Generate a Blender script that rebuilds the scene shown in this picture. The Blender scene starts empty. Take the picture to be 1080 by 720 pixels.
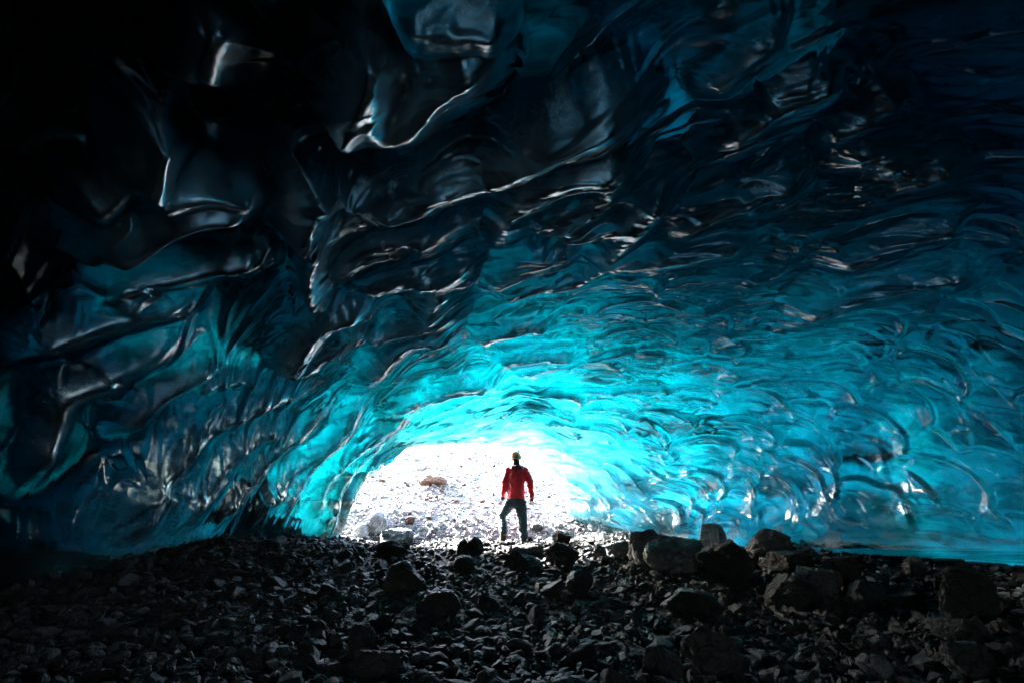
import bpy, bmesh, math, random
import numpy as np
from mathutils import Vector, Matrix

scene = bpy.context.scene
COL = scene.collection
R = math.radians
rng = np.random.default_rng(11)
random.seed(11)

# ------------------------------------------------------------------ render
scene.render.engine = 'CYCLES'
scene.view_settings.view_transform = 'Standard'
scene.view_settings.look = 'None'
scene.view_settings.exposure = 4.6
scene.view_settings.gamma = 1.0
scene.cycles.use_denoising = True
try:
    scene.cycles.denoiser = 'OPENIMAGEDENOISE'
except Exception:
    pass
scene.cycles.max_bounces = 8
scene.cycles.diffuse_bounces = 4
scene.cycles.glossy_bounces = 4
scene.cycles.transmission_bounces = 5
scene.cycles.transparent_max_bounces = 8
scene.cycles.sample_clamp_indirect = 6.0
scene.cycles.caustics_reflective = True
scene.cycles.caustics_refractive = True

# ------------------------------------------------------------------ camera
TH = R(21.0)
FPX = 480.0                       # focal length in photo pixels (16 mm lens)
cam_d = bpy.data.cameras.new('camera')
cam_d.lens = 16.0
cam_d.sensor_width = 36.0
cam_d.clip_start = 0.05
cam_d.clip_end = 4000
cam = bpy.data.objects.new('camera', cam_d)
COL.objects.link(cam)
cam.rotation_euler = (R(90) + TH, 0, 0)
scene.camera = cam
CT, ST = math.cos(TH), math.sin(TH)


def project(P):
    P = np.asarray(P, dtype=float)
    d = P[..., 1] * CT + P[..., 2] * ST
    u = -P[..., 1] * ST + P[..., 2] * CT
    dd = np.where(np.abs(d) < 1e-6, 1e-6, d)
    return 540 + FPX * P[..., 0] / dd, 360 - FPX * u / dd, d


def ray(px, py):
    a, b = px - 540.0, -(py - 360.0)
    return np.array([a, FPX * CT - b * ST, FPX * ST + b * CT])


# ------------------------------------------------------------------ light
world = bpy.data.worlds.new('World')
scene.world = world
world.use_nodes = True
nt = world.node_tree
SUN_AZ_LEFT, SUN_EL = R(50), R(28)
sky = nt.nodes.new('ShaderNodeTexSky')
sky.sky_type = 'NISHITA'
sky.sun_disc = False
sky.sun_elevation = SUN_EL
sky.sun_rotation = -SUN_AZ_LEFT
sky.air_density = 1.0
sky.dust_density = 2.0
nt.nodes['Background'].inputs[1].default_value = 0.14
nt.links.new(sky.outputs[0], nt.nodes['Background'].inputs[0])
to_sun = Vector((-math.sin(SUN_AZ_LEFT) * math.cos(SUN_EL), math.cos(SUN_AZ_LEFT) * math.cos(SUN_EL), math.sin(SUN_EL)))
sd = bpy.data.lights.new('sun', 'SUN')
sd.energy = 5.0
sd.angle = R(0.5)
sd.color = (1.0, 0.975, 0.94)
so = bpy.data.objects.new('sun', sd)
COL.objects.link(so)
so.rotation_euler = to_sun.to_track_quat('Z', 'Y').to_euler()
so.location = (-20, 20, 30)


# ------------------------------------------------------------------ noise
def _hash(ix, iy, iz, seed):
    h = (ix.astype(np.int64) * 374761393 + iy.astype(np.int64) * 668265263 + iz.astype(np.int64) * 2147483647 + seed * 974634721) & 0xFFFFFFFF
    h = ((h ^ (h >> 13)) * 1274126177) & 0xFFFFFFFF
    h = ((h ^ (h >> 16)) * 2246822519) & 0xFFFFFFFF
    return ((h ^ (h >> 15)) & 0xFFFFFF) / float(0xFFFFFF)


def noise2(x, y, seed=0):
    ix, iy = np.floor(x), np.floor(y)
    fx, fy = x - ix, y - iy
    fx, fy = fx * fx * (3 - 2 * fx), fy * fy * (3 - 2 * fy)
    z = np.zeros_like(ix)
    a, b = _hash(ix, iy, z, seed), _hash(ix + 1, iy, z, seed)
    c, d = _hash(ix, iy + 1, z, seed), _hash(ix + 1, iy + 1, z, seed)
    return (a * (1 - fx) + b * fx) * (1 - fy) + (c * (1 - fx) + d * fx) * fy - 0.5


def fbm2(x, y, seed=0, octv=4, gain=0.5):
    s, a = 0.0, 1.0
    for k in range(octv):
        s = s + a * noise2(x * 2 ** k + 17.3 * k, y * 2 ** k - 9.1 * k, seed + k)
        a *= gain
    return s


def noise3(p, seed=0):
    i = np.floor(p)
    f = p - i
    f = f * f * (3 - 2 * f)
    r = 0
    for dx in (0, 1):
        for dy in (0, 1):
            for dz in (0, 1):
                w = (f[:, 0] if dx else 1 - f[:, 0]) * (f[:, 1] if dy else 1 - f[:, 1]) * (f[:, 2] if dz else 1 - f[:, 2])
                r = r + w * _hash(i[:, 0] + dx, i[:, 1] + dy, i[:, 2] + dz, seed)
    return r - 0.5


def smooth(a, b, x):
    t = np.clip((x - a) / (b - a), 0, 1)
    return t * t * (3 - 2 * t)


def scurve(xs, ys, k=0.5):
    """smoothed piecewise linear curve"""
    f = np.linspace(xs[0] - 2, xs[-1] + 2, 1200)
    v = np.interp(f, xs, ys)
    w = max(3, int(k / (f[1] - f[0])))
    g = np.exp(-0.5 * (np.arange(-3 * w, 3 * w + 1) / w) ** 2)
    g /= g.sum()
    v = np.convolve(np.pad(v, 3 * w, mode='edge'), g, mode='valid')
    return lambda q: np.interp(q, f, v)


# ------------------------------------------------------------------ mesh helpers
def mesh_np(name, V, F, smooth_shade=True, mat_index=None, sharp=None):
    """V (n,3); F list of arrays (m,k) of equal k, or a single array"""
    if isinstance(F, np.ndarray):
        F = [F]
    me = bpy.data.meshes.new(name)
    me.vertices.add(len(V))
    me.vertices.foreach_set('co', np.ascontiguousarray(V, dtype=np.float32).ravel())
    loops = np.concatenate([f.ravel() for f in F]).astype(np.int32)
    sizes = np.concatenate([np.full(len(f), f.shape[1]) for f in F]).astype(np.int32)
    starts = np.concatenate([[0], np.cumsum(sizes)[:-1]]).astype(np.int32)
    me.loops.add(len(loops))
    me.loops.foreach_set('vertex_index', loops)
    me.polygons.add(len(sizes))
    me.polygons.foreach_set('loop_start', starts)
    if smooth_shade is not None:
        me.polygons.foreach_set('use_smooth', np.full(len(sizes), bool(smooth_shade)))
    if mat_index is not None:
        me.polygons.foreach_set('material_index', mat_index.astype(np.int32))
    me.update(calc_edges=True)
    if sharp:
        me.set_sharp_from_angle(angle=R(sharp))
    return me


def link(name, me, mat=None, parent=None):
    o = bpy.data.objects.new(name, me)
    COL.objects.link(o)
    if mat is not None:
        me.materials.append(mat)
    if parent is not None:
        o.parent = parent
    return o


def tag(o, label=None, cat=None, group=None, kind=None):
    for k, v in (('label', label), ('category', cat), ('group', group), ('kind', kind)):
        if v:
            o[k] = v
    return o


def grid_faces(nr, nc, flip=False):
    i = np.arange(nr - 1)[:, None] * nc + np.arange(nc - 1)[None, :]
    i = i.ravel()
    q = np.stack([i, i + 1, i + nc + 1, i + nc], 1)
    return q[:, ::-1].copy() if flip else q


# ------------------------------------------------------------------ node helper
class NG:
    def __init__(self, name):
        self.m = bpy.data.materials.new(name)
        self.m.use_nodes = True
        self.t = self.m.node_tree
        self.t.nodes.clear()
        self.out = self.n('ShaderNodeOutputMaterial')

    def n(self, typ, _in=None, **kw):
        nd = self.t.nodes.new(typ)
        for k, v in kw.items():
            setattr(nd, k, v)
        for k, v in (_in or {}).items():
            self.set(nd, k, v)
        return nd

    def set(self, nd, k, v):
        s = nd.inputs[k]
        if isinstance(v, bpy.types.NodeSocket):
            self.t.links.new(v, s)
        elif isinstance(v, bpy.types.Node):
            self.t.links.new(v.outputs[0], s)
        else:
            s.default_value = v

    def coords(self, scale=(1, 1, 1), rot=(0, 0, 0), loc=(0, 0, 0)):
        c = self.n('ShaderNodeTexCoord')
        mp = self.n('ShaderNodeMapping', {0: c.outputs['Object'], 'Scale': scale, 'Rotation': rot, 'Location': loc})
        return mp.outputs[0]

    def noise(self, vec, scale, detail=4, rough=0.55, dist=0.0):
        return self.n('ShaderNodeTexNoise', {'Vector': vec, 'Scale': scale, 'Detail': detail, 'Roughness': rough, 'Distortion': dist}).outputs[0]

    def ramp(self, fac, stops, interp='LINEAR'):
        r = self.n('ShaderNodeValToRGB', {0: fac})
        cr = r.color_ramp
        cr.interpolation = interp
        while len(cr.elements) < len(stops):
            cr.elements.new(0.5)
        for e, (p, c) in zip(cr.elements, stops):
            e.position = p
            e.color = c if len(c) == 4 else (*c, 1)
        return r.outputs[0]

    def math(self, op, a, b=None, c=None, clamp=False):
        nd = self.n('ShaderNodeMath', operation=op)
        nd.use_clamp = clamp
        self.set(nd, 0, a)
        if b is not None:
            self.set(nd, 1, b)
        if c is not None:
            self.set(nd, 2, c)
        return nd.outputs[0]

    def mixc(self, fac, a, b, blend='MIX'):
        nd = self.n('ShaderNodeMix', data_type='RGBA', blend_type=blend)
        self.set(nd, 0, fac)
        self.set(nd, 6, a if not isinstance(a, tuple) else (*a, 1)[:4])
        self.set(nd, 7, b if not isinstance(b, tuple) else (*b, 1)[:4])
        return nd.outputs[2]

    def bump(self, h, dist=0.02, strength=1.0, normal=None):
        d = {'Height': h, 'Distance': dist, 'Strength': strength}
        if normal is not None:
            d['Normal'] = normal
        return self.n('ShaderNodeBump', d).outputs[0]
# ------------------------------------------------------------------ ground
def ground_z(x, y):
    x = np.asarray(x, dtype=float)
    y = np.asarray(y, dtype=float)
    z = -1.06 + 0.50 * smooth(4.5, 9.3, y) + 0.02 * np.clip(3.0 - y, 0, 8)
    z = z + 0.30 * smooth(2.5, 6.5, x) * smooth(12, 7, y)            # floor rises to the far wall on the +x side
    z = z + 0.22 * smooth(-2.0, -5.0, x) * smooth(4.5, 7.5, y) * smooth(12, 9, y)   # bank under the -x wall
    z = z + 0.10 * np.exp(-((x + 2.2) / 1.6) ** 2 - ((y - 8.2) / 0.9) ** 2)
    z = z + 0.10 * np.exp(-((x - 2.4) / 1.3) ** 2 - ((y - 8.3) / 1.0) ** 2)
    # outside: a stony bank climbing away from the mouth
    out = smooth(9.8, 11.2, y)
    slope = 0.62 * np.clip(y - 10.7 - 0.10 * x, 0, None)
    cap = 2.75 + 0.25 * fbm2(x * 0.3, y * 0.3, 5)
    hill = cap * (1 - np.exp(-slope / cap)) + 0.11 * np.clip(y - 14, 0, 30) 
    z = z * (1 - out) + out * (-0.50 + hill) + 0.30 * smooth(0.4, 2.5, x) * smooth(9.7, 11.5, y)
    z = z + 1.3 * np.exp(-((x + 5.3) / 0.75) ** 2 - ((y - 9.9) / 0.7) ** 2)   # moraine heaped against the outside of the -x rim
    z = z + 0.10 * fbm2(x * 0.9, y * 0.9, 3, 4)
    return z


gx = np.concatenate([np.linspace(-90, -12, 26)[:-1], np.linspace(-12, 12, 321), np.linspace(12, 90, 26)[1:]])
gy = np.concatenate([np.linspace(-90, -6, 24)[:-1], np.linspace(-6, 2, 60)[:-1], np.linspace(2, 26, 481), np.linspace(26, 400, 40)[1:]])
GX, GY = np.meshgrid(gx, gy)
GZ = ground_z(GX, GY)
GV = np.stack([GX, GY, GZ], -1).reshape(-1, 3)

g = NG('stony_ground')
v = g.coords()
n1 = g.noise(v, 9, 6, 0.65)
vo = g.n('ShaderNodeTexVoronoi', {'Vector': v, 'Scale': 16.0, 'Randomness': 1.0})
vo2 = g.n('ShaderNodeTexVoronoi', {'Vector': v, 'Scale': 45.0, 'Randomness': 1.0})
c = g.ramp(n1, [(0.3, (0.008, 0.008, 0.008)), (0.7, (0.024, 0.0235, 0.023))])
# pale river gravel outside the cave: its own colour, in the sheet from the mouth outward
sep = g.n('ShaderNodeSeparateXYZ', {0: v})
f = g.math('ADD', sep.outputs[1], g.math('MULTIPLY', g.math('SUBTRACT', n1, 0.5), 1.2))
f = g.n('ShaderNodeMapRange', {0: f, 1: 10.5, 2: 11.5}).outputs[0]
pale = g.ramp(vo.outputs['Color'], [(0.0, (0.155, 0.157, 0.16)), (0.5, (0.25, 0.255, 0.262)), (1.0, (0.37, 0.375, 0.385))])
c = g.mixc(f, c, pale)
b = g.bump(g.math('ADD', g.math('MULTIPLY', vo.outputs[0], -1.0), g.math('MULTIPLY', vo2.outputs[0], -0.4)), 0.06, 1.0)
p = g.n('ShaderNodeBsdfPrincipled', {'Base Color': c, 'Roughness': 0.8, 'Normal': b, 'Specular IOR Level': 0.15})
g.t.links.new(p.outputs[0], g.out.inputs[0])
ground = link('ground', mesh_np('ground', GV, grid_faces(len(gy), len(gx))), g.m)
tag(ground, 'dark stony cave floor rising into the pale gravel bank outside', 'ground', kind='structure')
# ------------------------------------------------------------------ ice cave
S_M = 10.3
f_xl = scurve([-7, -3, 0, 2, 4, 6.3, 8.0, 9.3, 10.3], [-2.0, -5.8, -6.8, -6.7, -6.4, -5.75, -5.0, -3.95, -3.35], 0.45)
f_xr = scurve([-7, -3, 0, 2, 4, 5.5, 8.0, 9.0, 10.0, 10.3], [2.0, 6.8, 8.4, 8.0, 7.1, 6.1, 3.9, 3.05, 1.8, 1.0], 0.35)
f_zt = scurve([-7, -3, 0, 2, 4, 6, 8, 9.4, 10.3], [1.7, 3.9, 4.5, 4.4, 4.0, 3.35, 2.45, 1.8, 1.45], 0.6)
f_zbl = scurve([-9.5, 0, 6, 8, 10.3], [-0.9, -0.8, -0.62, -0.46, -0.42], 0.5)
f_zbr = scurve([-9.5, 0, 3, 5.5, 8, 9, 10.3], [-0.6, -0.4, -0.36, -0.36, -0.46, -0.42, -0.12], 0.4)
f_dy = lambda u: np.interp(u, [0, 0.15, 0.4, 0.6, 0.8, 1.0], [-0.3, -0.15, 0.0, 0.25, 0.8, 1.2])
LOW = 0.07                       # share of the profile that runs below the foot of the walls


def cave_base(u, s):
    """u 0..1 over the arch (beyond: below the feet); s station along the tunnel"""
    uc = np.clip(u, 0, 1)
    xl, xr, zt = f_xl(s), f_xr(s), f_zt(s)
    zb = f_zbl(s) * (1 - uc) + f_zbr(s) * uc
    ph = np.pi * (1 - uc)
    cx, w = (xl + xr) / 2, (xr - xl) / 2
    co, si = np.cos(ph), np.sin(ph)
    x = cx + w * np.sign(co) * np.abs(co) ** 0.86
    z = zb + (zt - zb) * np.maximum(si, 0) ** 0.80
    # big undulations of the vault
    und = smooth(0, 0.15, uc) * smooth(1, 0.85, uc) * smooth(10.3, 8.8, s)
    z = z + und * 0.45 * fbm2(x * 0.35 + 3, s * 0.45, 21, 2)
    # feet
    lo = np.clip(-u / LOW, 0, 1)
    ro = np.clip((u - 1) / LOW, 0, 1)
    z = z - 1.3 * lo - (0.10 * smooth(0, .3, ro) + 1.1 * smooth(0.4, 1.0, ro))
    lip = smooth(9.2, 7.6, s)
    x = x - 0.15 * lo + (0.1 + 0.55 * lip) * smooth(0.05, 0.6, ro)
    y = s + f_dy(uc) * smooth(5.0, 10.3, s)
    y = y + 0.55 * fbm2(uc * 9, uc * 0 + 4.5, 33, 3) * smooth(8.5, 10.3, s)
    return np.stack([x, y, z], -1)


NU = 1150
u_arr = np.concatenate([np.linspace(-LOW, 0, 20)[:-1], np.linspace(0, 1, NU - 40), np.linspace(1, 1 + LOW, 22)[1:]])
NU = len(u_arr)
# even arc length over the arch
Pm = cave_base(u_arr, np.full(NU, 6.0))
L = np.concatenate([[0], np.cumsum(np.linalg.norm(np.diff(Pm, axis=0), axis=1))])
ua = np.interp(np.linspace(0, L[-1], NU), L, u_arr)
s_arr = np.concatenate([np.linspace(-7, 1.2, 60)[:-1], np.linspace(1.2, 8.0, 560)[:-1], np.linspace(8.0, S_M, 230)])  # rear end left open behind the camera, added to let fill light in
NS = len(s_arr)
UU, SS = np.meshgrid(ua, s_arr)                   # rows = stations
BASE = cave_base(UU, SS)                          # (NS,NU,3)


def grid_normals(Q):
    du = np.gradient(Q, axis=1)
    ds = np.gradient(Q, axis=0)
    n = np.cross(du, ds)
    return n / np.maximum(np.linalg.norm(n, axis=-1, keepdims=True), 1e-9)


NRM = grid_normals(BASE)
# inward: toward the tunnel axis
axis_pt = np.stack([(f_xl(SS) + f_xr(SS)) / 2, SS, np.full_like(SS, 0.3)], -1)
if ((axis_pt - BASE) * NRM).sum(-1).mean() < 0:
    NRM = -NRM

# arc-length coordinate across the vault
arc = np.concatenate([np.zeros((NS, 1)), np.cumsum(np.linalg.norm(np.diff(BASE, axis=1), axis=-1), axis=1)], 1)
mid = arc[:, NU // 2][:, None]
A = arc - mid                                     # 0 at the crown
PX, PY, PD = project(BASE)


# ---- scallops: hollows that meet in sharp crests
def scallop(a, s, size, aspect, seed, skew=1.5, jit=0.9):
    """returns height (0 in a hollow, toward 1 on a crest) and a random number per hollow"""
    x, y = a / (size * aspect), s / size
    ix, iy = np.floor(x), np.floor(y)
    best = np.full(x.shape, 9.0)
    sec = np.full(x.shape, 9.0)
    rnd = np.zeros(x.shape)
    for dx in (-1, 0, 1):
        for dy in (-2, -1, 0, 1, 2):
            cx, cy = ix + dx, iy + dy
            z = np.zeros_like(cx)
            px = cx + 0.5 + jit * (_hash(cx, cy, z, seed) - 0.5)
            py = cy + 0.5 + jit * (_hash(cx, cy, z + 1, seed) - 0.5)
            k = 0.75 + 0.6 * _hash(cx, cy, z + 2, seed)
            ddx, ddy = x - px, y - py
            ddy = np.where(ddy > 0, ddy * skew, ddy / skew)
            d = (ddx * ddx + ddy * ddy) * k
            m = d < best
            sec = np.where(m, best, np.minimum(sec, d))
            rnd = np.where(m, _hash(cx, cy, z + 3, seed), rnd)
            best = np.where(m, d, best)
    return best, sec, rnd


def scales(a, s, size, aspect, seed, lip=0.16):
    """overlapping scallops: each a shallow hollow rising to a curved lip that stands over the next one up the tunnel"""
    x, y = a / (size * aspect), s / size
    ix, iy = np.floor(x), np.floor(y)
    hgt = np.full(x.shape, 0.3)
    rim = np.zeros(x.shape)
    for dy in (-2, -1, 0, 1, 2):
        for par in (0, 1):
            for dx in (-1, 0, 1):
                cx, cy = ix + dx, iy + dy
                odd = (np.mod(cx, 2) == par)
                z = np.zeros_like(cx)
                px = cx + 0.5 + 0.75 * (_hash(cx, cy, z, seed) - 0.5)
                py = cy + 0.5 + 0.85 * (_hash(cx, cy, z + 1, seed) - 0.5)
                rad = 0.72 + 0.55 * _hash(cx, cy, z + 2, seed)
                amp = 0.45 + 0.75 * _hash(cx, cy, z + 3, seed)
                tlt = 1.1 * (_hash(cx, cy, z + 4, seed) - 0.5)
                ddx, ddy = x - px, y - py
                ddx, ddy = ddx + 0.25 * tlt * ddy, ddy + tlt * 0.55 * ddx
                rho = np.sqrt(ddx * ddx + ddy * ddy * np.where(ddy > 0, 0.55, 1.25)) / rad
                w = np.where(odd, smooth(1.0, 1.0 - lip, rho), 0)
                hi = amp * (0.15 + 0.85 * np.clip(rho, 0, 1) ** 2.2 * smooth(0.9, -0.5, ddy / rad))
                hgt = hgt * (1 - w) + hi * w
                ri = np.exp(-((1 - 0.6 * lip - rho) / (0.45 * lip)) ** 2) * smooth(0.3, -0.4, ddy / rad) * amp
                rim = rim * (1 - w) + ri * np.maximum(w, 0)
    return hgt, rim


wa = 0.30 * fbm2(A * 0.6, SS * 0.6, 41, 2) + 0.05 * fbm2(A * 3, SS * 3, 45, 2)
ws = 0.30 * fbm2(A * 0.6 + 50, SS * 0.6, 43, 2) + 0.05 * fbm2(A * 3, SS * 3, 47, 2)
# hollows lean: crests climb toward +x over the crown
a1, s1 = A + wa, SS + ws + 0.30 * A
h1, q1 = scales(a1, s1, 0.44, 1.9, 3)
h4, q4 = scales(a1 + 3.3, s1 + 11.7, 0.27, 2.2, 23)
h5, q5 = scales(a1 + 1.3, s1 + 5.7, 0.15, 2.2, 37)
b3, e3, r3 = scallop(A + 0.5 * wa + 1.3, SS + 0.5 * ws + 0.2 * A, 1.5, 1.5, 15, 1.5)
wr = np.maximum(smooth(0.60, 0.80, UU), 0.75 * smooth(8.0, 9.4, SS))

# ---- the long crests that can be told apart on the wall: traced, then carried onto the vault as raised ridges
RIDGES = [  # (height m, width m, [(photo x, y)...])
    (.30, .30, [(203, 90), (183, 91), (168, 101), (163, 122), (150, 146), (128, 170), (104, 191), (75, 199), (48, 203)]),
    (.40, .30, [(140, 182), (164, 155), (173, 122), (186, 100)]),
    (.42, .34, [(130, 199), (160, 185), (190, 177), (225, 176), (262, 184), (300, 196)]),
    (.40, .30, [(78, 276), (100, 250), (140, 230), (180, 212), (220, 201), (260, 201), (298, 208)]),
    (.24, .25, [(130, 186), (124, 206), (104, 230), (86, 250), (78, 275)]),
    (.26, .30, [(266, -6), (246, 20), (236, 50), (226, 85)]),
    (.22, .25, [(242, -6), (216, 30), (204, 60), (200, 88)]),
    (.42, .40, [(404, -6), (395, 40), (380, 80), (362, 116), (356, 138)]),
    (.40, .40, [(404, -2), (402, 40), (392, 85), (410, 108), (440, 96), (462, 70), (490, 50), (530, 34), (556, 18)]),
    (.32, .45, [(404, -6), (450, 6), (510, 8), (556, 18)]),
    (.26, .35, [(436, 26), (430, 55), (424, 88), (408, 108)]),
    (.22, .35, [(436, 26), (475, 30), (505, 18)]),
    (.46, .50, [(303, 246), (318, 222), (323, 200), (327, 180), (346, 171), (362, 157)]),
    (.44, .50, [(330, 205), (360, 212), (400, 203), (440, 184), (462, 164), (500, 158), (540, 148), (566, 131), (582, 119), (620, 110), (652, 95), (690, 82), (722, 75)]),
    (.40, .36, [(346, 173), (382, 178), (412, 180), (444, 178)]),
    (.30, .36, [(308, 243), (338, 236), (372, 218), (412, 197), (450, 184), (492, 180), (530, 170)]),
    (.40, .32, [(330, 205), (338, 230), (336, 262), (342, 296), (352, 312)]),
    (.24, .26, [(304, 244), (280, 250), (250, 258), (220, 268), (182, 279), (150, 285), (96, 293), (76, 300)]),
    (.20, .22, [(306, 246), (262, 258), (238, 266), (222, 273)]),
    (.24, .26, [(230, 280), (215, 293), (190, 308), (160, 318), (125, 326), (62, 345), (38, 356), (8, 392)]),
    (.22, .25, [(110, 292), (126, 301), (134, 322)]),
    (.22, .25, [(166, 287), (148, 299), (134, 320)]),
    (.24, .26, [(215, 302), (202, 325), (175, 346), (152, 366), (138, 373), (100, 390), (72, 401), (54, 414), (46, 440), (31, 480), (15, 536)]),
    (.18, .30, [(122, 383), (108, 397), (98, 414)]),
    (.26, .28, [(115, 467), (121, 445), (136, 420), (160, 400), (186, 384), (206, 371), (232, 371), (248, 381)]),
    (.22, .26, [(189, 412), (193, 399), (212, 390), (242, 385), (284, 388)]),
    (.40, .30, [(281, 388), (301, 365), (320, 340), (346, 312), (362, 304), (390, 296), (412, 298)]),
    (.28, .30, [(290, 393), (312, 374), (340, 359), (356, 344), (376, 330), (412, 322)]),
    (.34, .36, [(92, 592), (99, 566), (120, 540), (145, 506), (166, 480), (186, 455), (211, 434), (250, 415), (282, 402), (320, 402), (356, 402)]),
    (.26, .34, [(120, 590), (130, 560), (150, 525), (175, 500)]),
    (.32, .34, [(168, 582), (180, 546), (200, 511), (221, 480), (246, 455), (271, 440), (300, 430), (328, 432)]),
    (.30, .30, [(212, 580), (222, 545), (241, 510), (266, 475), (291, 450), (322, 434), (346, 422), (372, 418)]),
    (.28, .26, [(256, 576), (262, 545), (278, 515), (291, 490), (312, 470), (342, 449), (372, 436), (400, 430)]),
    (.26, .24, [(288, 576), (291, 530), (302, 500), (331, 461), (362, 432), (386, 402), (398, 386)]),
    (.20, .20, [(322, 574), (322, 545), (328, 515), (344, 485), (372, 462), (402, 446), (440, 438)]),
    (.16, .16, [(340, 574), (340, 545), (346, 515), (362, 488), (388, 466), (420, 452)]),
    (.11, .10, [(370, 574), (363, 545), (367, 516), (384, 490), (410, 471), (440, 462)]),
    (.30, .34, [(366, 312), (359, 286), (367, 265), (385, 250), (402, 242), (440, 238), (466, 241), (476, 226), (490, 212), (512, 208), (536, 213)]),
    (.30, .32, [(367, 298), (386, 285), (420, 275), (450, 272), (478, 274), (490, 261), (506, 255), (532, 258)]),
    (.28, .30, [(480, 276), (465, 290), (457, 324)]),
    (.28, .30, [(360, 348), (392, 340), (430, 330), (470, 320), (502, 318)]),
    (.28, .30, [(365, 402), (396, 380), (411, 364), (431, 346), (452, 338), (490, 341), (504, 350)]),
    (.26, .26, [(497, 362), (511, 340), (531, 328), (556, 322), (576, 329), (584, 346)]),
    (.22, .24, [(535, 312), (528, 298), (560, 286), (602, 280)]),
    (.22, .22, [(392, 442), (401, 424), (431, 410), (460, 404), (471, 395), (502, 390), (542, 393)]),
    (.22, .22, [(520, 378), (526, 368), (560, 362), (592, 365), (622, 365)]),
    (.34, .36, [(508, 268), (525, 236), (546, 201), (581, 175), (611, 162), (650, 157), (692, 160)]),
    (.24, .28, [(602, 188), (621, 174), (644, 172), (642, 190), (612, 205), (571, 220), (540, 243)]),
    (.26, .28, [(558, 230), (576, 220), (622, 222), (656, 221), (668, 208), (692, 188), (722, 170)]),
    (.26, .30, [(508, 308), (521, 280), (546, 264), (581, 250), (602, 242), (622, 232)]),
    (.28, .30, [(544, 302), (561, 286), (602, 279), (632, 264), (660, 234), (690, 190), (712, 168), (722, 150)]),
    (.24, .30, [(620, 278), (660, 262), (722, 254), (760, 246), (812, 240)]),
    (.22, .30, [(680, 250), (721, 226), (762, 205), (812, 190), (862, 183)]),
    (.24, .32, [(722, 158), (771, 132), (812, 105), (862, 76), (902, 40)]),
    (.20, .34, [(722, 100), (762, 60), (802, 24), (842, 2)]),
    (.20, .30, [(840, 145), (880, 128), (930, 96), (960, 70)]),
    (.22, .30, [(862, 182), (905, 152), (950, 172), (990, 162), (1020, 140)]),
    (.20, .30, [(790, 100), (838, 73), (860, 82)]),
    (.20, .28, [(852, 278), (900, 258), (960, 232), (1030, 220)]),
    (.20, .28, [(812, 350), (862, 318), (912, 300), (972, 290), (1060, 286)]),
]
sub = (slice(None, None, 3), slice(None, None, 3))
sx, sy, sdp = PX[sub].ravel(), PY[sub].ravel(), PD[sub].ravel()
sB = BASE[sub].reshape(-1, 3)
su = UU[sub].ravel()
okv = (sdp > 0.5) & (SS[sub].ravel() > 1.2) & (su > 0.0) & (su < 1.0)
sx, sy, sB = sx[okv], sy[okv], sB[okv]


def spline(pts, step=7.0):
    pts = np.array(pts, float)
    if len(pts) < 3:
        q = pts
    else:
        P = np.vstack([2 * pts[0] - pts[1], pts, 2 * pts[-1] - pts[-2]])
        q = []
        for i in range(1, len(P) - 2):
            n = max(2, int(np.linalg.norm(P[i + 1] - P[i]) / step))
            t = np.linspace(0, 1, n, endpoint=False)[:, None]
            q.append(0.5 * (2 * P[i] + (P[i + 1] - P[i - 1]) * t + (2 * P[i - 1] - 5 * P[i] + 4 * P[i + 1] - P[i + 2]) * t ** 2 + (3 * P[i] - P[i - 1] - 3 * P[i + 1] + P[i + 2]) * t ** 3))
        q.append(pts[-1:])
        q = np.vstack(q)
    return q


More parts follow.
